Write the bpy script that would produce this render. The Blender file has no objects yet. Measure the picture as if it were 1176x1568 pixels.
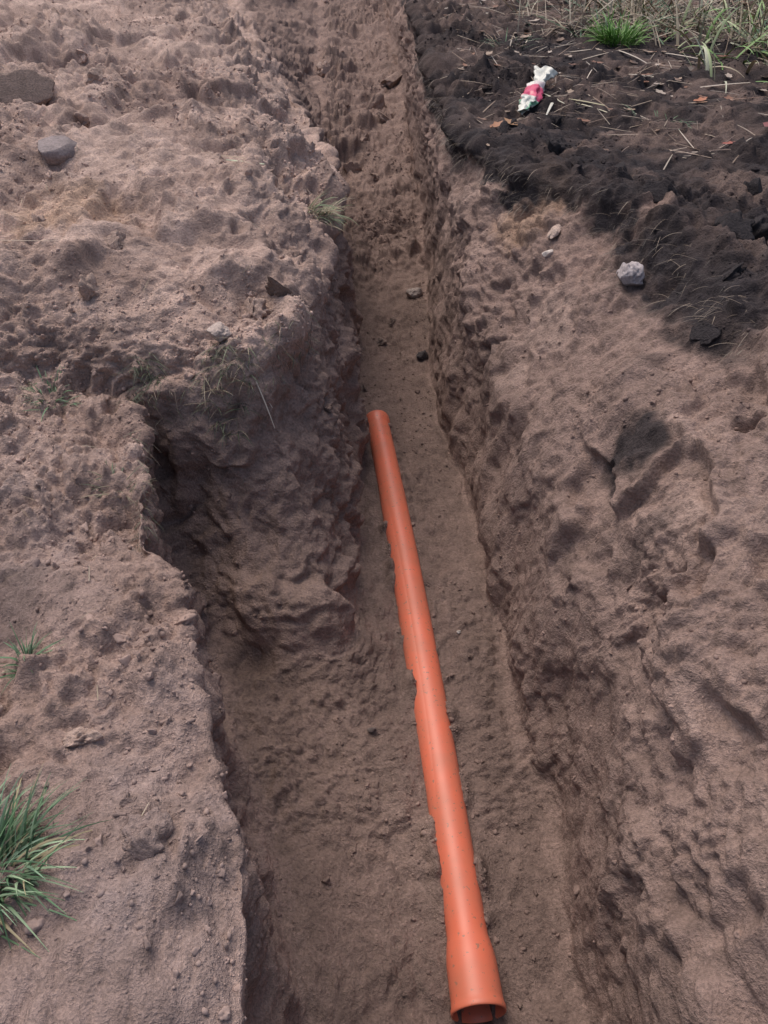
import bpy, math, random, time
import numpy as np
from mathutils import Vector, Euler
from mathutils.bvhtree import BVHTree
T0=time.time()
rng=np.random.default_rng(7); random.seed(7)
scene=bpy.context.scene

# ---------------------------------------------------------------- noise
def _h(ix,iy,iz,seed):
    h=(ix.astype(np.uint32)*np.uint32(374761393)+iy.astype(np.uint32)*np.uint32(668265263)
       +iz.astype(np.uint32)*np.uint32(2147483647)+np.uint32((seed*974634777)&0xffffffff))
    h=(h^(h>>np.uint32(13)))*np.uint32(1274126177)
    h=(h^(h>>np.uint32(15)))*np.uint32(2246822519)
    h=h^(h>>np.uint32(16))
    return (h&np.uint32(0xffffff)).astype(np.float32)/np.float32(16777215.0)
def vnoise(P,scale,seed=0):
    Q=P/scale; I=np.floor(Q); F=(Q-I).astype(np.float32); I=I.astype(np.int64)
    F=F*F*F*(F*(F*6-15)+10)
    x,y,z=I[:,0],I[:,1],I[:,2]; fx,fy,fz=F[:,0],F[:,1],F[:,2]
    r=0
    for dz in (0,1):
        wz=fz if dz else 1-fz
        for dy in (0,1):
            wy=fy if dy else 1-fy
            a=_h(x,y+dy,z+dz,seed); b=_h(x+1,y+dy,z+dz,seed)
            r=r+(a+(b-a)*fx)*wy*wz
    return r*2-1
def fbm(P,scale,octs=3,seed=0,gain=.5):
    r=0;a=1.;s=0
    for o in range(octs):
        r=r+a*vnoise(P+o*3.7,scale/(2.03**o),seed+o); s+=a; a*=gain
    return r/s
def billow(P,scale,octs=2,seed=0,gain=.5):
    r=0;a=1.;s=0
    for o in range(octs):
        r=r+a*np.abs(vnoise(P+o*5.1,scale/(2.1**o),seed+o)); s+=a; a*=gain
    return r/s
def clods(P,scale,seed=0,dens=.6):
    Q=P/scale; I=np.floor(Q).astype(np.int64); F=(Q-np.floor(Q)).astype(np.float32)
    best=np.zeros(len(P),np.float32)
    for dx in (-1,0,1):
        for dy in (-1,0,1):
            for dz in (-1,0,1):
                cx,cy,cz=I[:,0]+dx,I[:,1]+dy,I[:,2]+dz
                px=_h(cx,cy,cz,seed); py=_h(cx,cy,cz,seed+11); pz=_h(cx,cy,cz,seed+23); pr=_h(cx,cy,cz,seed+37)
                d2=(dx+px-F[:,0])**2+(dy+py-F[:,1])**2+(dz+pz-F[:,2])**2
                R=np.where(pr<dens,.25+.5*pr/dens,0.001)
                best=np.maximum(best,np.sqrt(np.maximum(0,1-d2/(R*R)))*R)
    return best
def sstep(a,b,x):
    t=np.clip((x-a)/(b-a),0,1); return t*t*(3-2*t)

# ---------------------------------------------------------------- terrain control net
# columns: farL, L5, L-mid, L-bank, L-rim, L-wall, L-foot, floor, R-foot, R-cut, R-slope, R-rim, R-bank, R5, farR
rows=[
 dict(y=-40,L2=(-1.6,.86),L1=(-.6,.84),l=[(-.10,-40,.8),(-.12,-40,.4),(-.10,-40,0)],f=(.2,-40,0),r=[(.6,-40,0),(.70,-40,.50),(.85,-40,.8),(1.15,-40,1.05)],R1=(2.0,1.1)),
 dict(y=-.9,L2=(-1.6,.86),L1=(-.6,.84),l=[(-.10,-.9,.8),(-.12,-.9,.4),(-.10,-.9,0)],f=(.2,-.9,0),r=[(.6,-.9,0),(.70,-.9,.50),(.85,-.9,.8),(1.15,-.9,1.05)],R1=(2.0,1.1)),
 dict(y=.7,L2=(-1.5,.84),L1=(-.60,.83),l=[(-.24,.68,.80),(-.27,.70,.4),(-.23,.70,.09)],f=(.1,.70,0),r=[(.51,.70,0),(.58,.70,.48),(.68,.70,.76),(.88,.70,1.02)],R1=(1.9,1.1)),
 dict(y=1.35,L2=(-1.6,.84),L1=(-.85,.80),l=[(-.51,1.36,.79),(-.54,1.36,.4),(-.43,1.26,.11)],f=(.00,1.20,.01),r=[(.50,1.26,0),(.57,1.26,.52),(.72,1.26,.83),(1.04,1.26,1.06)],R1=(1.95,1.1)),
 dict(y=1.8,L2=(-1.7,.86),L1=(-1.05,.80),l=[(-.68,1.85,.79),(-.65,1.76,.4),(-.55,1.52,.13)],f=(-.05,1.32,.02),r=[(.485,1.48,0),(.56,1.48,.54),(.73,1.48,.86),(1.10,1.48,1.08)],R1=(2.0,1.1)),
 dict(y=2.15,L2=(-1.75,.9),L1=(-1.15,.86),l=[(-.86,2.34,.80),(-.78,2.20,.42),(-.63,1.86,.13)],f=(-.05,1.44,.03),r=[(.465,1.68,0),(.55,1.68,.55),(.74,1.68,.88),(1.14,1.68,1.09)],R1=(2.05,1.1)),
 dict(y=2.45,L2=(-1.75,.96),L1=(-.95,.97),l=[(-.62,2.28,.84),(-.52,2.08,.46),(-.38,1.74,.13)],f=(-.03,1.56,.03),r=[(.455,1.86,0),(.55,1.86,.56),(.76,1.86,.89),(1.17,1.88,1.10)],R1=(2.1,1.12)),
 dict(y=2.75,L2=(-1.75,1.03),L1=(-.72,1.07),l=[(-.42,2.30,.92),(-.27,2.12,.50),(-.14,1.76,.08)],f=(.03,1.76,.01),r=[(.44,2.08,0),(.53,2.08,.57),(.76,2.10,.90),(1.19,2.14,1.10)],R1=(2.1,1.12)),
 dict(y=3.0,L2=(-1.75,1.08),L1=(-.62,1.12),l=[(-.31,2.62,.94),(-.18,2.46,.48),(-.12,2.30,.02)],f=(.09,2.35,.0),r=[(.41,2.4,0),(.50,2.4,.57),(.75,2.44,.90),(1.17,2.5,1.10)],R1=(2.1,1.12)),
 dict(y=3.4,L2=(-1.75,1.10),L1=(-.58,1.09),l=[(-.25,3.05,.86),(-.17,3.05,.46),(-.14,3.05,.0)],f=(.08,3.05,.0),r=[(.33,3.05,.0),(.41,3.05,.57),(.64,3.07,.90),(1.02,3.1,1.09)],R1=(2.1,1.12)),
 dict(y=4.0,L2=(-1.8,1.14),L1=(-.60,1.06),l=[(-.23,3.8,.85),(-.20,3.8,.45),(-.19,3.8,.05)],f=(.04,3.8,.03),r=[(.27,3.8,.05),(.34,3.75,.56),(.46,3.7,.86),(.70,3.66,1.06)],R1=(1.9,1.1)),
 dict(y=4.7,L2=(-1.9,1.16),L1=(-.70,1.08),l=[(-.30,4.6,.86),(-.28,4.6,.5),(-.26,4.6,.15)],f=(.0,4.6,.12),r=[(.25,4.6,.15),(.30,4.5,.60),(.34,4.4,.86),(.41,4.3,1.04)],R1=(1.7,1.1)),
 dict(y=5.55,L2=(-2.1,1.2),L1=(-.95,1.12),l=[(-.48,5.5,.89),(-.43,5.5,.6),(-.38,5.5,.34)],f=(-.05,5.5,.30),r=[(.24,5.5,.33),(.27,5.5,.64),(.30,5.5,.86),(.35,5.5,1.05)],R1=(1.6,1.1)),
 dict(y=6.5,L2=(-2.4,1.25),L1=(-1.3,1.16),l=[(-.78,6.5,.94),(-.62,6.5,.72),(-.48,6.5,.54)],f=(-.1,6.5,.50),r=[(.21,6.5,.52),(.24,6.5,.72),(.27,6.5,.88),(.33,6.5,1.04)],R1=(1.6,1.1)),
 dict(y=8.0,L2=(-2.8,1.3),L1=(-1.8,1.2),l=[(-1.2,8,1.02),(-.9,8,.85),(-.6,8,.70)],f=(-.2,8,.66),r=[(.10,8,.67),(.16,8,.8),(.2,8,.92),(.28,8,1.04)],R1=(1.6,1.1)),
 dict(y=10.5,L2=(-3.2,1.3),L1=(-2.2,1.2),l=[(-1.6,10.5,1.1),(-1.1,10.5,.92),(-.7,10.5,.78)],f=(-.3,10.5,.74),r=[(.02,10.5,.76),(.08,10.5,.86),(.12,10.5,.95),(.2,10.5,1.05)],R1=(1.6,1.1)),
 dict(y=15,L2=(-3.5,1.2),L1=(-2.4,1.15),l=[(-1.7,15,1.1),(-1.2,15,1.05),(-.8,15,1.0)],f=(-.3,15,.98),r=[(.02,15,1.0),(.08,15,1.02),(.12,15,1.04),(.2,15,1.05)],R1=(1.6,1.08)),
 dict(y=80,L2=(-3.5,1.1),L1=(-2.4,1.1),l=[(-1.7,80,1.1),(-1.2,80,1.08),(-.8,80,1.08)],f=(-.3,80,1.08),r=[(.02,80,1.08),(.08,80,1.08),(.12,80,1.08),(.2,80,1.08)],R1=(1.6,1.08)),
]
net=[]
for r in rows:
    y=r['y']; l=r['l']; rr=r['r']
    yl=l[0][1]; yr=rr[3][1]
    net.append([(-60,y,1.0),(-5,y,r['L2'][1]),(r['L2'][0],y,r['L2'][1]),(r['L1'][0],(y+yl)/2+ (0.10 if 2<y<3.2 else 0),r['L1'][1])]
        +list(l)+[r['f']]+list(rr)+[(r['R1'][0],yr,r['R1'][1]),(5,yr,r['R1'][1]+.05),(60,yr,1.1)])
net=np.array(net,float)
NR,NC=net.shape[:2]
cam_loc=np.array([0,0,2.26])
def nsub(A,B,k,lo,hi):
    m=0
    for a,b in zip(A,B):
        L=np.linalg.norm(b-a); d=max(1.4,np.linalg.norm((a+b)/2-cam_loc))
        m=max(m,L/(k*d))
    return int(np.clip(m,lo,hi))
K=.0028
rs=[nsub(net[i,3:13],net[i+1,3:13],K,14,130) for i in range(NR-1)]
rs[0]=12; rs[1]=70; rs[-1]=12; rs[-2]=50
csub=[nsub(net[2:14,j],net[2:14,j+1],K,10,110) for j in range(NC-1)]
csub[0]=12; csub[-1]=12; csub[1]=150; csub[-2]=140
def params(s):
    out=[]
    for i,n in enumerate(s): out+= [i+k/n for k in range(n)]
    out.append(len(s)); return np.array(out)
ru=params(rs); cv=params(csub)
def lerpax(A,u,axis):
    i=np.minimum(np.floor(u).astype(int),A.shape[axis]-2); f=u-i
    a=np.take(A,i,axis); b=np.take(A,i+1,axis)
    sh=[1]*A.ndim; sh[axis]=-1; f=f.reshape(sh)
    return a*(1-f)+b*f
G=lerpax(lerpax(net,ru,0),cv,1)
def smooth(A,axis,n):
    for _ in range(n):
        B=A.copy()
        sl=[slice(None)]*3; s0=list(sl);s1=list(sl);s2=list(sl)
        s0[axis]=slice(0,-2);s1[axis]=slice(1,-1);s2[axis]=slice(2,None)
        B[tuple(s1)]=.25*A[tuple(s0)]+.5*A[tuple(s1)]+.25*A[tuple(s2)]
        A=B
    return A
G=smooth(G,0,70); G=smooth(G,1,14)
Gw=smooth(smooth(G,1,260),0,60)
cvg=cv[None,:]; ruv=ru[:,None]
m=sstep(4.9,5.6,cvg)*(1-sstep(6.6,7.0,cvg))*sstep(1.2,2.2,ruv)*(1-sstep(7.4,8.2,ruv))
G=G*(1-m[...,None])+Gw*m[...,None]
nR,nC=G.shape[:2]
CV=np.tile(cv,(nR,1)).ravel(); 
def gridnormals(G):
    dr=np.gradient(G,axis=0); dc=np.gradient(G,axis=1)
    n=np.cross(dc,dr); n/=np.linalg.norm(n,axis=2,keepdims=True)+1e-12
    return n
# the cut edges wander instead of running ruler straight
q0=G.reshape(-1,3)
wig=(np.exp(-((CV-8)/.55)**2)*.9+np.exp(-((CV-9)/.5)**2)*.8+np.exp(-((CV-4.2)/.7)**2)*.8)*sstep(.2,1.0,q0[:,1])*(1-sstep(9,12,q0[:,1]))
q0[:,0]+=wig*(.055*fbm(q0*np.array([0,1,0])+np.array([0,0,1.]),.42,2,301)+.030*fbm(q0*np.array([.3,1,.5]),.13,2,303))
G=q0.reshape(G.shape)
Gs=smooth(smooth(G,0,30),1,30)
N=gridnormals(Gs).reshape(-1,3); P=G.reshape(-1,3).copy()
dist=np.linalg.norm(P-cam_loc,axis=1)
near=1-sstep(14,25,dist)

PA=np.array([.236,.70,.012]); PB=np.array([-.036,3.30,.018])
def pipe_pt(t):
    p=PA*(1-t)+PB*t; b=.018*4*t*(1-t); return p+np.array([b,b*.1,0])
def pipe_dist(P):
    t=np.clip((P[:,1]-PA[1])/(PB[1]-PA[1]),0,1)
    ax=PA[0]*(1-t)+PB[0]*t+.018*4*t*(1-t)
    return np.abs(P[:,0]-ax)*.995

# region masks
wallR=sstep(7.8,8.3,CV)*(1-sstep(11.0,11.5,CV))
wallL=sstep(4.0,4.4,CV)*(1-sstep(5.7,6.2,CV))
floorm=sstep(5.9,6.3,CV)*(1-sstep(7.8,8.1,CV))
groundL=1-sstep(3.8,4.3,CV); groundR=sstep(10.8,11.2,CV)
Y=P[:,1]
trenchfar=floorm*sstep(4.2,5.6,Y)
cutR=sstep(7.9,8.1,CV)*(1-sstep(8.9,9.5,CV))
upR=sstep(8.7,9.3,CV)*(1-sstep(11,11.5,CV))
W=np.stack([fbm(P,.11,2,91),fbm(P,.11,2,92),fbm(P,.11,2,93)],1)
W3=np.stack([fbm(P,.032,2,94),fbm(P,.032,2,95),fbm(P,.032,2,96)],1)
Pw=P+W*.045+W3*.008
Pw2=P+W*.024+W3*.013
rvar=sstep(-.35,.30,fbm(P,.45,2,5))
rough=groundL*1.0+groundR*1.0+wallL*.60+floorm*.46+trenchfar*.9+cutR*.40+upR*.66
rough=rough*(.30+.95*rvar)
D=np.zeros(len(P))
ls=groundL*.10+groundR*.05+wallL*.045+wallR*.05+floorm*.026+trenchfar*.06
D+=ls*fbm(P,.6,2,1)
D+=(groundL*.046+groundR*.035+wallL*.042+wallR*.032+floorm*.020+trenchfar*.05)*fbm(Pw,.24,5,2,.55)*1.5
# slumped, overhanging masses on the spoil bank
gl=fbm(P*np.array([1,.8,1])+W*.06,.42,2,46)
D+=groundL*sstep(2.1,2.7,Y)*.060*(sstep(-.04,.14,gl)-.5)
rid=1-np.abs(fbm(Pw,.13,3,31,.55))*1.6
D+=(upR*.022+wallL*.024+groundL*.014+groundR*.02+trenchfar*.012)*(rid-.5)
Pf=P.copy(); Pf[:,2]*=.22; Pf[:,0]*=.40
fl=fbm(Pf+W*.02,.10,3,33)
D+=(cutR*.022+wallL*.020+upR*.012)*fl
g=fbm(P*np.array([1,.6,.8])+W*.05,.24,2,36)
D+=upR*(.35+.65*(1-sstep(1.7,2.6,Y)))*.060*(sstep(-.05,.10,g)-.5)
D+=wallL*.045*(sstep(-.05,.12,fbm(P*np.array([1,1,.6])+W*.05,.26,2,38))-.5)
bz=billow(Pw2,.16,3,131,.55); bs=billow(Pw2,.06,3,141,.6)
D+=rough*(.062*(bz-.3)+.024*(bs-.3))
D+=(.25+.75*rvar)*(cutR*.35+floorm*.4+.25)*.010*(billow(P+W3*.01,.03,2,151)-.3)
c1=clods(Pw+W3*.006,.15,3,.4); c2=clods(Pw2,.065,5,.5); c3=clods(P+W3*.009,.030,9,.65)
D+=rough*(c1*.15*.26+c2*.065*.50)
m3=sstep(-.25,.3,fbm(P,.28,2,41))
D+=(rough*.9+.14)*c3*.030*.75*(.2+.8*m3)
D+=(.3+.7*np.clip(rough,0,1.3))*(.007*fbm(P,.045,2,51)+.005*fbm(P,.018,1,52))
lipn=.5+.9*fbm(P,.18,3,55)
D+=np.exp(-((CV-10.85)/.16)**2)*sstep(1.9,2.6,Y)*.075*lipn
D+=np.exp(-((CV-4.0)/.15)**2)*sstep(1.6,2.2,Y)*(1-sstep(4.6,5.6,Y))*.075*lipn
D*=near
pd=pipe_dist(P)
inr=(Y>.60)&(Y<3.45)
bed=(1-sstep(.05,.15,pd))*floorm*inr
D=D*(1-.7*bed)
P2=P+N*D[:,None]
under=(1-sstep(.024,.042,pd))*floorm*((Y>.45)&(Y<3.32))
P2[:,2]-=under*.05
ridge=np.exp(-((pd-.058)/.024)**2)*floorm*sstep(.82,.95,Y)*(1-sstep(3.2,3.3,Y))
side=np.where(P[:,0]<.236-.105*(Y-.7),0,7.3)
Pr=P.copy(); Pr[:,2]+=side
P2[:,2]+=ridge*np.maximum(.002,.014+.055*fbm(Pr,.13,2,61)+.018*fbm(Pr,.03,1,62))
mo=np.exp(-(((P[:,0]-.245)/.10)**2+((Y-.62)/.13)**2))*floorm
P2[:,2]-=mo*.06
def dent(cx,cy,cz,r,amt):
    return np.exp(-(((P[:,0]-cx)**2+(P[:,1]-cy)**2+(P[:,2]-cz)**2)/(r*r)))*amt
D3=-dent(-.15,2.78,.38,.07,.16)-dent(-.30,1.0,.33,.04,.05)-dent(-1.42,3.55,1.1,.10,.07)-dent(-1.72,4.45,1.14,.12,.09)-dent(.56,1.0,.3,.06,.03)+dent(-.5,2.75,1.05,.16,.11)+dent(-.95,2.9,1.0,.12,.06)-dent(-.45,1.72,.12,.07,.06)-dent(-.62,3.25,1.08,.10,.05)
P2+=N*D3[:,None]
G2=P2.reshape(nR,nC,3)
N2=gridnormals(G2).reshape(-1,3)

# ---------------------------------------------------------------- colours (soil types)
n1=fbm(P,.6,3,71); n2=fbm(Pw,.15,3,72); n3=fbm(P,.04,2,73)
def mix(A,B,m): return A*(1-m[:,None])+np.asarray(B)[None,:]*m[:,None]
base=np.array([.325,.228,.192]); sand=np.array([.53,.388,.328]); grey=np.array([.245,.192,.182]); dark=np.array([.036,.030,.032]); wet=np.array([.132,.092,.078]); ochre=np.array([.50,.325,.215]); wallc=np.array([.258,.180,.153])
C=np.tile(base,(len(P),1))
C=mix(C,sand,np.clip(groundL*(.50+.6*n1+.5*n2)*sstep(1.2,2.4,Y),0,1))
C=mix(C,wallc,np.clip(wallR*(.85+.4*n2),0,1))
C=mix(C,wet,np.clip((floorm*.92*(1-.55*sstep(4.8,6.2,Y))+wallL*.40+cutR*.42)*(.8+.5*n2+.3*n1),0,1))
C=mix(C,sand*.8,np.clip(upR*(.0+.8*n1+.5*n2),0,1))
C=mix(C,grey,np.clip(groundL*(1-sstep(1.6,2.4,Y))*(.35+.7*n1+.5*n2),0,1))
def patch(cx,cy,r,amt=1,sy=1,soft=.5):
    d=np.sqrt(((P2[:,0]-cx)/r)**2+((P2[:,1]-cy)/(r*sy))**2)+.55*n2+.25*n3
    return (1-sstep(1-soft,1+soft*.3,d))*amt
C=mix(C,ochre,patch(-1.25,3.1,.28,.45,.8)*1.0)
C=mix(C,ochre*.8,patch(.62,3.5,.16,.5,1.2)*wallR)
edge=CV+.55*n2+.35*n1+.15*n3
dk=sstep(10.50,10.78,edge)*sstep(1.9,2.4,Y+.2*n2)
dk=np.maximum(dk,sstep(10.1,10.4,edge)*sstep(4.0,4.5,Y)*.9)
dk=np.maximum(dk,sstep(10.6,11.2,edge)*.6)
lit=sstep(-.1,.35,fbm(Pw,.25,3,75))*.36+.22*sstep(6,8,Y)
C=mix(C,dark,np.clip(dk*(.95+.2*n2)*(1-lit*groundR),0,1))
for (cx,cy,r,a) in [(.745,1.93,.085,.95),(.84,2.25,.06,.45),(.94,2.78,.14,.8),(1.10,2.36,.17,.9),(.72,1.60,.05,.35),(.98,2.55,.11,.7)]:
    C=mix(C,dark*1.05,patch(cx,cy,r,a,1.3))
C=mix(C,dark*2,patch(-.98,1.35,.2,.5))
C=mix(C,np.array([.50,.38,.33]),patch(-.98,1.02,.13,.6,.6))
C= C*(1+.26*n2+.20*n3+.12*vnoise(P,.012,77))[:,None]
C=np.clip(C,.01,.8)

def make_mesh(name,V,F,mat,col=None,smooth=True):
    me=bpy.data.meshes.new(name)
    V=np.asarray(V,np.float32); F=np.asarray(F,np.int32)
    me.vertices.add(len(V)); me.vertices.foreach_set('co',V.ravel())
    me.loops.add(F.size); me.loops.foreach_set('vertex_index',F.ravel())
    k=F.shape[1]
    me.polygons.add(len(F)); me.polygons.foreach_set('loop_start',np.arange(0,F.size,k,dtype=np.int32))
    me.polygons.foreach_set('loop_total',np.full(len(F),k,np.int32))
    me.polygons.foreach_set('use_smooth',np.full(len(F),smooth))
    me.update(calc_edges=True)
    if col is not None:
        a=me.color_attributes.new('Tint','FLOAT_COLOR','POINT')
        a.data.foreach_set('color',np.concatenate([col,np.ones((len(col),1))],1).astype(np.float32).ravel())
    me.materials.append(mat)
    ob=bpy.data.objects.new(name,me); scene.collection.objects.link(ob)
    return ob

# ---------------------------------------------------------------- materials
def nd(nt,t,**k):
    n=nt.nodes.new(t)
    for a,b in k.items(): setattr(n,a,b)
    return n
def tint_mat(name,rough=.95,spec=.2,bump=.004,scale=110,contrast=.3):
    m=bpy.data.materials.new(name); m.use_nodes=True; nt=m.node_tree; b=nt.nodes['Principled BSDF']
    b.inputs['Roughness'].default_value=rough; b.inputs['Specular IOR Level'].default_value=spec
    at=nd(nt,'ShaderNodeAttribute',attribute_name='Tint')
    out=at.outputs['Color']
    if contrast>0:
        tc=nd(nt,'ShaderNodeTexCoord')
        no=nd(nt,'ShaderNodeTexNoise'); no.inputs['Scale'].default_value=scale; no.inputs['Detail'].default_value=3; no.inputs['Roughness'].default_value=.7
        nt.links.new(tc.outputs['Object'],no.inputs['Vector'])
        mr=nd(nt,'ShaderNodeMapRange'); mr.inputs['From Min'].default_value=.3; mr.inputs['From Max'].default_value=.7; mr.inputs['To Min'].default_value=1-contrast; mr.inputs['To Max'].default_value=1+contrast
        nt.links.new(no.outputs['Fac'],mr.inputs['Value'])
        vm=nd(nt,'ShaderNodeVectorMath',operation='SCALE'); nt.links.new(out,vm.inputs[0]); nt.links.new(mr.outputs[0],vm.inputs['Scale'])
        out=vm.outputs[0]
        if bump>0:
            bp=nd(nt,'ShaderNodeBump'); bp.inputs['Strength'].default_value=1; bp.inputs['Distance'].default_value=bump
            nt.links.new(no.outputs['Fac'],bp.inputs['Height']); nt.links.new(bp.outputs[0],b.inputs['Normal'])
    nt.links.new(out,b.inputs['Base Color'])
    return m
soil_mat=tint_mat('soil',bump=.010,scale=120)
crumb_mat=tint_mat('soil_crumb',bump=0,contrast=.15)
blade_mat=tint_mat('grass_blades',rough=.5,spec=.4,contrast=0)
stone_mat=tint_mat('stone',rough=.85,spec=.25,bump=.004,contrast=.3)
plastic_mat=tint_mat('plastic_film',rough=.3,spec=.5,contrast=0)

idx=np.arange(nR*nC).reshape(nR,nC)
F=np.stack([idx[:-1,:-1],idx[:-1,1:],idx[1:,1:],idx[1:,:-1]],-1).reshape(-1,4)
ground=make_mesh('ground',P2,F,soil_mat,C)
gs=G2[::2,::2]; a_,b_=gs.shape[:2]; id2=np.arange(a_*b_).reshape(a_,b_)
bvh=BVHTree.FromPolygons(gs.reshape(-1,3).tolist(),np.stack([id2[:-1,:-1],id2[:-1,1:],id2[1:,1:],id2[1:,:-1]],-1).reshape(-1,4).tolist())
def hgt(x,y):
    h=bvh.ray_cast(Vector((x,y,4)),Vector((0,0,-1)))
    return (h[0].z,np.array(h[1])) if h[0] else (1.,np.array([0,0,1.]))

# ---------------------------------------------------------------- loose clods
def ico(sub):
    import bmesh
    bm=bmesh.new(); bmesh.ops.create_icosphere(bm,subdivisions=sub,radius=1)
    V=np.array([v.co[:] for v in bm.verts]); F=np.array([[v.index for v in f.verts] for f in bm.faces]); bm.free(); return V,F
def rot_rand(n):
    q=rng.normal(size=(n,4)); q/=np.linalg.norm(q,axis=1,keepdims=True); w,x,y,z=q.T
    return np.stack([1-2*(y*y+z*z),2*(x*y-z*w),2*(x*z+y*w),2*(x*y+z*w),1-2*(x*x+z*z),2*(y*z-x*w),2*(x*z-y*w),2*(y*z+x*w),1-2*(x*x+y*y)],1).reshape(n,3,3)
def clod_cloud(name,pos,nrm,size,col,sub,mat,sink=.3,smooth=True,amp=.4,squash=(.55,1.25),facet=0):
    V0,F0=ico(sub); n=len(pos); nv=len(V0)
    R=rot_rand(n); S=rng.uniform(squash[0],squash[1],(n,3))
    V=np.repeat(V0[None],n,0)
    off=rng.uniform(-50,50,(n,1,3))
    Q=(V0[None]+off).reshape(-1,3)
    r=1+amp*(vnoise(Q,.95,5)+.6*vnoise(Q,.45,6)+.4*vnoise(Q,.2,7))
    V=V*r.reshape(n,nv,1)
    if facet:
        for k in range(facet):
            d=rng.normal(size=(n,3)); d/=np.linalg.norm(d,axis=1,keepdims=True); h=rng.uniform(.40,.80,n)
            dp=np.einsum('nvi,ni->nv',V,d)-h[:,None]; dp=np.maximum(dp,0)*.93
            V=V-dp[:,:,None]*d[:,None,:]
    V=V*S[:,None,:]
    V=np.einsum('nij,nvj->nvi',R,V)*size[:,None,None]
    V=V+(pos+nrm*(size*(1-sink*2)*.5)[:,None])[:,None,:]
    F=F0[None]+ (np.arange(n)*nv)[:,None,None]
    CC=np.repeat(col,nv,axis=0)
    if len(CC)<300000: CC=CC*(1+.2*fbm(V.reshape(-1,3),.02,2,3)[:,None])
    return make_mesh(name,V.reshape(-1,3),F.reshape(-1,3),mat,CC,smooth)
flat=P2
dens=(groundL*1.0+groundR*.9+floorm*.55+trenchfar*.9+wallL*.2+wallR*.25*(.2+np.clip(N2[:,2],0,1)))*near
dens=dens*(.12+1.6*sstep(-.1,.45,fbm(P,.35,2,81)))
inview=(Y>-.2)&(Y<11)&(np.abs(P[:,0])<4.2)
area=np.linalg.norm(np.cross(np.gradient(G2,axis=0),np.gradient(G2,axis=1)),axis=2).ravel()
w=dens*inview*area/np.maximum(dist,1.5)**1.2
pipemask=~((pd<.07)&(Y<3.4)&(Y>.5)&(floorm>.3))
w=np.clip(w*pipemask,0,None); w/=w.sum()
def pick(n,w): return rng.choice(len(w),n,p=w)
i=pick(26000,w); s=.0022*(1+rng.pareto(2.2,len(i))*.9)*np.clip(dist[i]/2.2,.8,2.5); s=np.minimum(s,.008)
clod_cloud('soil_crumbs',flat[i],N2[i],s,C[i]*rng.uniform(.85,1.2,(len(i),1)),1,crumb_mat,sink=.45)
i=pick(3000,w); s=.0055*(1+rng.pareto(2.8,len(i))); s=np.minimum(s,.016)
clod_cloud('soil_clods',flat[i],N2[i],s,C[i]*rng.uniform(.9,1.15,(len(i),1)),3,crumb_mat,sink=.6,facet=5,amp=.75)
i=pick(150,w); s=.014*(1+rng.pareto(2.6,len(i))); s=np.minimum(s,.04)
clod_cloud('earth_lumps',flat[i],N2[i],s,C[i]*rng.uniform(.9,1.1,(len(i),1)),5,soil_mat,sink=.75,facet=4,amp=.7)
def at(lst):
    pos=[]
    for x,y,*_ in lst:
        z,n=hgt(x,y); pos.append((x,y,z))
    return np.array(pos),np.tile([0,0,1.],(len(lst),1))
big=[(-.45,2.58,.085),(-.36,2.64,.05),(-.98,2.85,.06),(-1.02,2.60,.05),(-1.5,4.25,.07),(-1.55,4.8,.06),(-1.25,4.4,.05),(-.75,3.7,.05),(-.9,5.4,.06),(-.1,7.0,.09),(.02,6.6,.07),(-.3,6.9,.06),(-.15,6.3,.06),(.05,7.5,.08),(-.5,7.6,.08),(-.05,5.8,.05),(-.25,6.0,.06),(-1.6,5.6,.07),(-1.3,3.0,.04),(-.62,.95,.03),(-.85,1.02,.035),(.05,4.2,.04),(-.1,3.55,.04),(-.02,4.0,.05)]
p,n_=at(big); sz=np.array([b[2] for b in big])
clod_cloud('earth_lumps',p,n_,sz,np.array([([.42,.305,.255] if b[0]<-.4 else ([.30,.215,.18] if b[1]>5.5 else [.19,.14,.12])) for b in big]),5,soil_mat,sink=.7,facet=4,amp=.55)
blk=[(1.30,2.9,.13),(1.05,3.1,.08),(1.5,3.3,.10),(1.12,2.5,.07),(1.0,3.5,.06),(.78,3.95,.06),(.6,4.3,.07),(.9,4.5,.05),(1.8,3.2,.09),(.5,5.0,.05),(1.5,4.0,.06),(1.2,2.8,.09),(1.02,2.3,.05)]
p,n_=at(blk); sz=np.array([b[2] for b in blk])
clod_cloud('black_topsoil_lumps',p,n_,sz,np.tile([.040,.034,.036],(len(blk),1)),5,soil_mat,sink=.9,facet=3,amp=.6)
def single(name,x,y,size,col,scale,rot,mat=stone_mat,facet=6,amp=.2,sink=.2,seed=1,sub=5):
    r2=np.random.default_rng(seed); V0,F0=ico(sub)
    Q=V0+seed*13.7; r=1+amp*(vnoise(Q,.95,5)+.6*vnoise(Q,.45,6)+.3*vnoise(Q,.15,7)+.12*vnoise(Q,.06,8)); V=V0*r[:,None]
    for k in range(facet):
        d=r2.normal(size=3); d/=np.linalg.norm(d); dp=np.maximum(V@d-r2.uniform(.5,.8),0)*.95; V=V-dp[:,None]*d
    V=V*np.array(scale)*size
    R=np.array(Euler([math.radians(a) for a in rot]).to_matrix()); V=V@R.T
    z,_=hgt(x,y); V=V+np.array([x,y,z+size*min(scale)*(1-2*sink)])
    CC=np.tile(np.array(col,float),(len(V),1))*(1+.30*fbm(V,.03,3,seed)[:,None])
    return make_mesh(name,V,F0,mat,CC)
single('earth_slab',-1.88,4.50,.18,(.27,.20,.17),(1,.8,.45),(38,8,20),soil_mat,5,.3,.15,3)
single('boulder',-1.45,3.71,.105,(.25,.205,.20),(1,.85,.7),(0,10,30),stone_mat,4,.12,.55,4)
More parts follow.
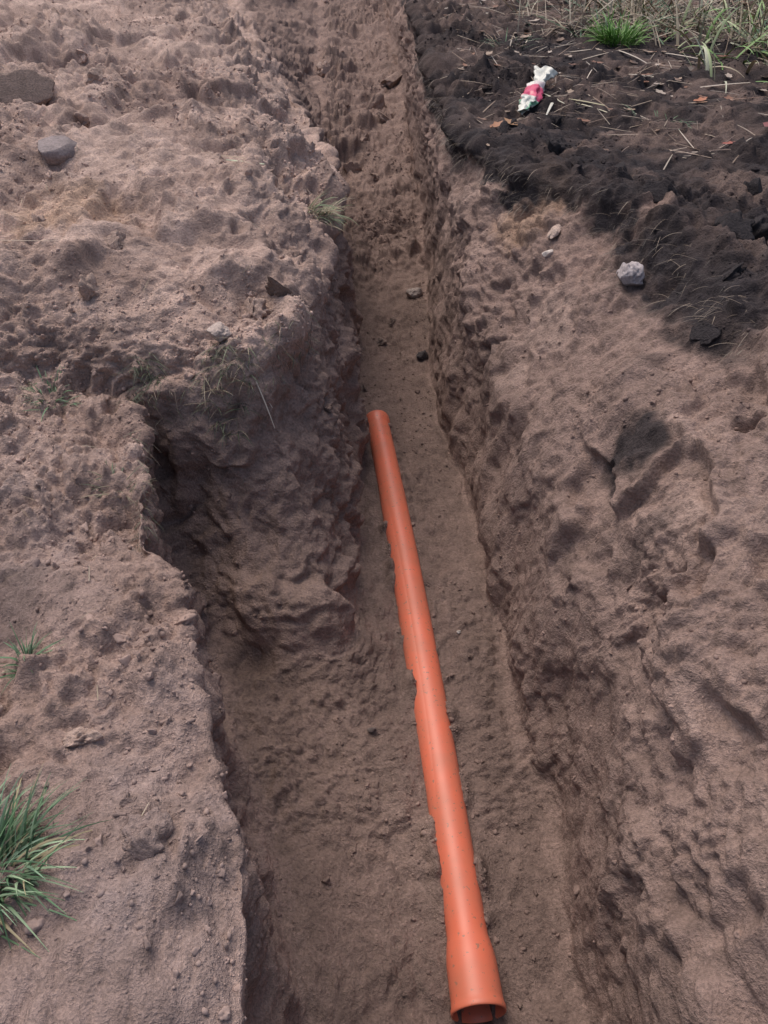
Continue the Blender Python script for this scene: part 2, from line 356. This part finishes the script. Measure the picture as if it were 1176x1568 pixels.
single('concrete_chunk',.87,2.74,.058,(.42,.37,.37),(.7,1.2,.8),(20,10,20),stone_mat,8,.4,.3,5)
single('limestone_chip',.70,3.26,.055,(.50,.38,.32),(.5,1,.3),(20,-20,-30),stone_mat,7,.3,.5,6)
single('limestone_chip',.66,3.16,.026,(.6,.52,.47),(1,.6,.4),(10,-20,10),stone_mat,7,.2,.3,7)
single('pebble',.175,4.44,.045,(.34,.28,.25),(1,.8,.8),(0,0,30),stone_mat,4,.25,.5,8)
single('pebble',.21,3.83,.034,(.06,.05,.05),(1,.9,.8),(0,0,10),stone_mat,4,.3,.3,9)
single('pebble',-.54,2.38,.040,(.42,.34,.30),(.9,1,.9),(0,0,10),stone_mat,6,.25,.15,10)
single('pebble',.27,1.92,.009,(.55,.5,.46),(1,.9,.8),(0,0,10),stone_mat,4,.12,.1,11,3)
single('pebble',-.04,1.5,.013,(.14,.11,.10),(1.3,.9,.8),(0,0,10),stone_mat,4,.12,.1,12,3)
wp=np.exp(-((pd-.056)/.02)**2)*floorm*((Y>.85)&(Y<3.35)); wp=wp*area*(.02+sstep(.05,.45,fbm(Pr,.13,2,83))); wp=np.clip(wp,0,None); wp/=wp.sum()
i=pick(800,wp); s=.0026*(1+rng.pareto(2.4,len(i))); s=np.minimum(s,.011)
clod_cloud('pipe_bedding_crumbs',flat[i],N2[i],s,C[i]*1.15,2,crumb_mat,facet=3,sink=.6)

# ---------------------------------------------------------------- grass, straw, roots
class Strips:
    def __init__(s): s.V=[];s.F=[];s.C=[];s.n=0
    def add(s,p,heading,length,width,lean,curl,col,col2=None,segs=6,twist=0.,tip=.1):
        d=np.array([math.cos(heading),math.sin(heading),0]); sd=np.array([-math.sin(heading),math.cos(heading),0])
        q=np.array(p,float); a=lean; st=length/segs; col=np.array(col,float); col2=col if col2 is None else np.array(col2,float)
        for k in range(segs+1):
            f=k/segs; wd=width*.5*(1-(1-tip)*f**1.6)*(.75+.25*min(1,f*4))
            tw=twist*f; dirv=d*math.sin(a)+np.array([0,0,math.cos(a)]); nn=np.cross(dirv,sd); sv=sd*math.cos(tw)+nn*math.sin(tw)
            s.V+= [q-sv*wd,q+nn*wd*.25,q+sv*wd]; c=col*(1-f)+col2*f; s.C+=[c,c*1.1,c]
            if k<segs:
                b=s.n+3*k; s.F+=[(b,b+1,b+4,b+3),(b+1,b+2,b+5,b+4)]
            q=q+dirv*st; a+=curl/segs
        s.n+=3*(segs+1)
    def build(s,name,mat=blade_mat): return make_mesh(name,s.V,s.F,mat,np.clip(np.array(s.C),0.005,1))
U=random.uniform
def tuft(x,y,n,rad,lmin,lmax,wid,cols,lean=(.1,.9),curl=(.3,1.3),name='grass_tuft',dz=-.005,head=None):
    S=Strips()
    for _ in range(n):
        a=U(0,6.283); r=rad*math.sqrt(U(0,1)); px,py=x+r*math.cos(a),y+r*math.sin(a); z,_n=hgt(px,py)
        c=np.array(random.choice(cols))*U(.7,1.3)
        hd=(a+U(-.9,.9)) if head is None else head+U(-1.1,1.1)
        S.add((px,py,z+dz),hd,U(lmin,lmax),wid*U(.6,1.2),U(*lean),U(*curl),c*.6,c*1.15,7,U(-1,1))
    return S.build(name)
GR=[(.09,.17,.08),(.12,.22,.11),(.16,.25,.14),(.06,.12,.06)]
GB=[(.15,.32,.06),(.20,.38,.09),(.11,.24,.04)]
DRY=[(.36,.29,.19),(.28,.20,.13),(.45,.38,.28),(.20,.13,.08)]
MIX=GR+DRY
tuft(-.715,.66,400,.09,.05,.18,.006,GR+[(.20,.31,.20),(.24,.33,.2),(.3,.25,.15)],(.1,1.3),(.3,1.8))
tuft(-.80,1.14,44,.025,.03,.09,.004,GR,(.3,1.2))
tuft(-.30,3.62,140,.07,.06,.17,.0055,[(.16,.22,.11),(.3,.36,.2),(.10,.14,.07)]+DRY,(.5,1.4),(.4,1.5),head=-.3)
tuft(-.52,2.30,150,.09,.04,.11,.004,[(.05,.06,.035),(.08,.10,.05),(.25,.2,.14)],(.7,1.6),(.6,1.8),head=-1.57)
tuft(-.80,2.33,120,.06,.04,.10,.004,[(.05,.06,.035),(.09,.11,.06)],(.7,1.6),(.4,1.6),head=-1.3)
tuft(-1.10,2.25,65,.06,.03,.09,.005,GR,(.5,1.3))
tuft(-.78,1.84,44,.05,.03,.09,.004,[(.07,.10,.05),(.2,.17,.11)],(.7,1.5))
tuft(1.58,6.2,260,.13,.10,.22,.010,GB,(.2,1.1))
tuft(1.42,4.45,46,.12,.05,.14,.006,GR,(.9,1.5))
tuft(.85,6.2,40,.12,.05,.14,.007,MIX,(.6,1.5))
S=Strips(); cnt=0
clump=[(U(1.2,5),U(5.5,10.5)) for _ in range(60)]
while cnt<7500:
    if U(0,1)<.6:
        cx,cy=random.choice(clump); px,py=random.gauss(cx,.13),random.gauss(cy,.13)
    else: px=U(1.0,5); py=U(5.2,10.5)
    k=(px-1.45)*1.0+(py-6.15)*1.1
    if k<0 or U(0,1)>.15+k*.9: continue
    cnt+=1
    z,_n=hgt(px,py); c=np.array(random.choice(DRY+[(.42,.34,.25),(.50,.43,.33),(.33,.26,.19),(.14,.09,.06)]+GR[:2]))*U(.6,1.25)
    dead=U(0,1)<.75
    S.add((px,py,z-.01+U(0,.05)),U(0,6.283),U(.10,.50),U(.005,.016),U(.9,1.6) if dead else U(.1,.9),U(-.1,.5) if dead else U(.2,1.4),c*.7,c,5,U(-1,1))
for _ in range(230):
    px=U(1.9,3.2); py=U(5.2,7.0); z,_n=hgt(px,py); c=np.array(random.choice([(.36,.42,.22),(.20,.34,.10),(.5,.5,.36),(.46,.38,.26)]))
    S.add((px,py,z-.01),U(0,6.283),U(.2,.5),U(.012,.028),U(.2,1.3),U(.5,1.6),c*.7,c,8,U(-1,1))
S.build('rank_grass')
S=Strips()
def lay(px,py,h,L,wd,c,seg=5):
    z,_n=hgt(px,py); z2,_=hgt(px+math.cos(h)*L,py+math.sin(h)*L)
    S.add((px,py,z+.010),h,L,wd,math.pi/2-math.atan2(z2-z,L)-.05,U(-.05,.22),np.array(c)*.9,c,seg,U(-.4,.4),.4)
for _ in range(720):
    px=abs(random.gauss(0,1))*1.3+.42; py=U(3.7,8.2)
    if px>4.4 or (py<4.4 and px<1.1): continue
    lay(px,py,U(0,6.283),U(.03,.22),U(.003,.010),np.array(random.choice([(.42,.33,.25),(.30,.22,.16),(.5,.42,.34),(.2,.13,.09),(.14,.09,.07)]))*U(.6,1.15))
for (px,py,h,L,wd,c) in [(.95,4.85,-.9,.36,.020,(.52,.47,.33)),(.93,4.8,-1.9,.22,.018,(.6,.58,.5)),(.90,4.95,-1.3,.26,.014,(.5,.48,.36)),(1.0,4.75,-.5,.2,.014,(.4,.36,.22)),
   (1.45,5.3,-.5,.35,.014,(.5,.44,.36)),(1.7,5.05,.1,.4,.016,(.5,.42,.34)),(1.65,4.7,-.1,.38,.018,(.34,.2,.13)),(1.8,5.8,-.9,.4,.022,(.5,.42,.34)),(2.0,5.6,-.6,.4,.018,(.46,.4,.3)),(1.5,5.8,-1.2,.4,.02,(.5,.43,.35)),(1.25,5.7,.5,.3,.014,(.4,.33,.26)),
   (1.3,3.85,-.7,.2,.010,(.3,.22,.17)),(-.70,3.72,-.05,.17,.018,(.45,.50,.34)),(-.76,3.74,-.3,.16,.012,(.25,.17,.11)),(-.42,2.28,-.7,.17,.005,(.6,.52,.42)),(-.45,2.30,-.3,.17,.005,(.55,.48,.4)),
   (-1.35,2.75,.1,.2,.006,(.3,.22,.16)),(-.35,3.9,2.3,.14,.005,(.35,.26,.2))]: lay(px,py,h,L,wd,c,7)
for _ in range(150):
    px=U(-1.6,-.3); py=U(.5,5.5); lay(px,py,U(0,6.283),U(.02,.07),U(.0012,.003),np.array(random.choice(DRY))*U(.5,1.0),3)
S.build('dry_straw')
S=Strips()
k=np.where((CV>10.2)&(CV<10.95)&(Y>2.0)&(Y<6.5)&(dk>.4))[0]
for j in rng.choice(k,700):
    c=np.array(random.choice([(.06,.05,.045),(.12,.09,.07),(.22,.17,.13)]))
    S.add(P2[j],math.pi+U(-1.2,1.2),U(.02,.10),U(.001,.003),U(1.2,2.2),U(.3,1.2),c,c,5,0,.5)
k=np.where((CV>3.9)&(CV<4.25)&(Y>1.6)&(Y<2.7)&(P[:,0]>-1))[0]
for j in rng.choice(k,420):
    c=np.array(random.choice([(.06,.05,.04),(.14,.10,.07),(.10,.11,.06)]))
    S.add(P2[j],-1.57+U(-1.2,1.2),U(.02,.08),U(.001,.0024),U(1.2,2.2),U(.3,1.2),c,c,5,0,.5)
S.build('fine_roots')
V=[];F=[];CC=[]
def leaf(x,y,s,col,h,dz=.01,tilt=.3):
    z,_n=hgt(x,y); b=len(V); c,sn=math.cos(h),math.sin(h)
    outline=[(-1,0),(-.55,.45),(0,.42),(.45,.62),(.6,.25),(1.05,0),(.62,-.3),(.4,-.6),(0,-.42),(-.55,-.45)]
    pts=[(0,0)]+outline
    for (u,v) in pts:
        zz=.25*abs(v)+.2*u*u+tilt*u*.4
        V.append((x+(u*c-v*sn)*s,y+(u*sn+v*c)*s,z+dz+zz*s)); CC.append(np.array(col)*U(.75,1.2))
    m=len(outline)
    for k in range(m): F.append((b,b+1+k,b+1+(k+1)%m))
leaf(1.88,4.14,.085,(.24,.07,.06),.6,.03); leaf(1.80,3.88,.05,(.42,.25,.2),1.5); leaf(1.56,3.85,.03,(.3,.08,.05),0)
leaf(.58,4.45,.05,(.30,.13,.06),.8); leaf(.64,4.35,.05,(.36,.19,.09),2.2); leaf(1.70,4.72,.045,(.35,.13,.06),.4); leaf(.52,4.65,.035,(.24,.13,.08),3)
for _ in range(420):
    py=U(4.0,8.4); px=U(.45,1.0+py*.4)
    if U(0,1)>.2+.8*sstep(4.3,6.2,np.array(py)): continue
    leaf(px,py,U(.012,.045),random.choice([(.20,.09,.05),(.22,.14,.10),(.34,.24,.17),(.10,.07,.05),(.40,.32,.26)]),U(0,6.28))
make_mesh('fallen_leaves',V,F,blade_mat,np.array(CC))

def wrapper():
    A=np.array([.735,4.62,0]); B=np.array([.93,5.18,0]); A[2]=hgt(A[0],A[1])[0]+.035; B[2]=hgt(B[0],B[1])[0]+.06
    n,m=46,40; V=[];CC=[];F=[]
    ax=(B-A)/np.linalg.norm(B-A); sd=np.cross(ax,[0,0,1]); sd/=np.linalg.norm(sd); up=np.cross(sd,ax)
    for a in range(n):
        f=a/(n-1); prof=.042*(.35+.65*math.sin(math.pi*min(1,max(0,(f-.02)/.75)))**.6) if f<.72 else .042*(.38+.9*(f-.72)/.28)
        for b in range(m):
            t=b/m*2*math.pi; cr=1+.35*math.sin(3*t+7*f)*.5+.3*math.sin(5*t-11*f)*.5
            V.append(A+(B-A)*f+(sd*math.cos(t)*prof*1.15+up*math.sin(t)*prof*.62)*cr)
            if .28<f<.55: c=(.62,.06,.14)
            elif .55<=f<.62: c=(.70,.58,.56)
            elif f<.28 and math.sin(t*2+f*9)>.75: c=(.15,.36,.22)
            else: c=(.66,.65,.58)
            CC.append(c)
    V=np.array(V); V=V+.018*np.stack([fbm(V,.03,2,201),fbm(V,.03,2,202),fbm(V,.03,2,203)],1)
    for a in range(n-1):
        for b in range(m): F.append((a*m+b,(a+1)*m+b,(a+1)*m+(b+1)%m,a*m+(b+1)%m))
    make_mesh('plastic_wrapper',V,F,plastic_mat,np.array(CC))
wrapper()

# ---------------------------------------------------------------- pipe
def lathe_pipe():
    pm=bpy.data.materials.new('orange_pvc'); pm.use_nodes=True; nt=pm.node_tree; b=nt.nodes['Principled BSDF']
    b.inputs['Specular IOR Level'].default_value=.5
    tc=nd(nt,'ShaderNodeTexCoord'); no=nd(nt,'ShaderNodeTexNoise'); no.inputs['Scale'].default_value=85; no.inputs['Detail'].default_value=4
    nt.links.new(tc.outputs['Object'],no.inputs['Vector'])
    no2=nd(nt,'ShaderNodeTexNoise'); no2.inputs['Scale'].default_value=9; no2.inputs['Detail'].default_value=5; nt.links.new(tc.outputs['Object'],no2.inputs['Vector'])
    r1=nd(nt,'ShaderNodeMapRange'); r1.inputs['From Min'].default_value=.63; r1.inputs['From Max'].default_value=.67; nt.links.new(no.outputs['Fac'],r1.inputs['Value'])
    r2=nd(nt,'ShaderNodeMapRange'); r2.inputs['From Min'].default_value=.40; r2.inputs['From Max'].default_value=.75; r2.inputs['To Max'].default_value=.45; nt.links.new(no2.outputs['Fac'],r2.inputs['Value'])
    mxx=nd(nt,'ShaderNodeMath',operation='MAXIMUM'); nt.links.new(r1.outputs[0],mxx.inputs[0]); nt.links.new(r2.outputs[0],mxx.inputs[1])
    mx=nd(nt,'ShaderNodeMix',data_type='RGBA'); mx.inputs[6].default_value=(.68,.165,.092,1); mx.inputs[7].default_value=(.34,.16,.105,1)
    nt.links.new(mxx.outputs[0],mx.inputs[0]); nt.links.new(mx.outputs[2],b.inputs['Base Color'])
    rr=nd(nt,'ShaderNodeMapRange'); rr.inputs['To Min'].default_value=.33; rr.inputs['To Max'].default_value=.55; nt.links.new(no2.outputs['Fac'],rr.inputs['Value']); nt.links.new(rr.outputs[0],b.inputs['Roughness'])
    L=2.62
    prof=[(0,.0665),(.0,.0690),(.004,.0700),(.012,.0700),(.016,.0680),(.030,.0665),(.115,.0655),(.135,.0635),(.165,.0585),(.18,.0552)]
    prof+=[(x,.055) for x in np.linspace(.2,L-.07,40)]
    prof+=[(L-.06,.0555),(L-.045,.062),(L-.010,.0625),(L,.062),(L,.0585),(L-.04,.058),(L-.06,.051),(L-.3,.051),(.2,.051),(.165,.054),(.13,.0600),(.02,.062),(0.004,.0635),(0,.0665)]
    seg=64; V=[];
    for d,r in prof:
        t=d/L; c=pipe_pt(t); e=pipe_pt(min(1,t+.01))-pipe_pt(max(0,t-.01))
        e/=np.linalg.norm(e); rt=np.cross(e,[0,0,1]); rt/=np.linalg.norm(rt); up=np.cross(rt,e)
        a=np.linspace(0,2*math.pi,seg,endpoint=False)
        V.append(c+r*(np.cos(a)[:,None]*rt+np.sin(a)[:,None]*up))
    V=np.concatenate(V); n=len(prof); F=[]
    for i_ in range(n-1):
        for j in range(seg):
            F.append((i_*seg+j,(i_+1)*seg+j,(i_+1)*seg+(j+1)%seg,i_*seg+(j+1)%seg))
    return make_mesh('orange_drain_pipe',V,F,pm)
lathe_pipe()

# ---------------------------------------------------------------- camera, light
cam=bpy.data.cameras.new('camera'); co=bpy.data.objects.new('camera',cam); scene.collection.objects.link(co)
co.location=cam_loc; co.rotation_euler=(math.radians(90-40.7),0,0)
cam.sensor_fit='VERTICAL'; cam.angle=2*math.atan(784/1230); cam.clip_end=500; cam.clip_start=.02
scene.camera=co
w_=bpy.data.worlds.new('World'); scene.world=w_; w_.use_nodes=True; nt=w_.node_tree
bg=nt.nodes['Background']; sky=nd(nt,'ShaderNodeTexSky',sky_type='NISHITA'); sky.sun_disc=False
EL,AZ=math.radians(62),math.radians(-35)
sky.sun_elevation=EL; sky.sun_rotation=AZ; sky.air_density=1.0; sky.dust_density=5; sky.ozone_density=.6
nt.links.new(sky.outputs[0],bg.inputs[0]); bg.inputs[1].default_value=.15
sd=bpy.data.lights.new('sun','SUN'); sd.energy=1.5; sd.angle=math.radians(45); sd.color=(1,.95,.9)
so=bpy.data.objects.new('sun',sd); scene.collection.objects.link(so)
dirv=Vector((math.sin(AZ)*math.cos(EL),math.cos(AZ)*math.cos(EL),math.sin(EL)))
so.rotation_euler=dirv.to_track_quat('Z','Y').to_euler()
scene.view_settings.view_transform='Standard'; scene.view_settings.look='None'; scene.view_settings.exposure=0
print('done',time.time()-T0)
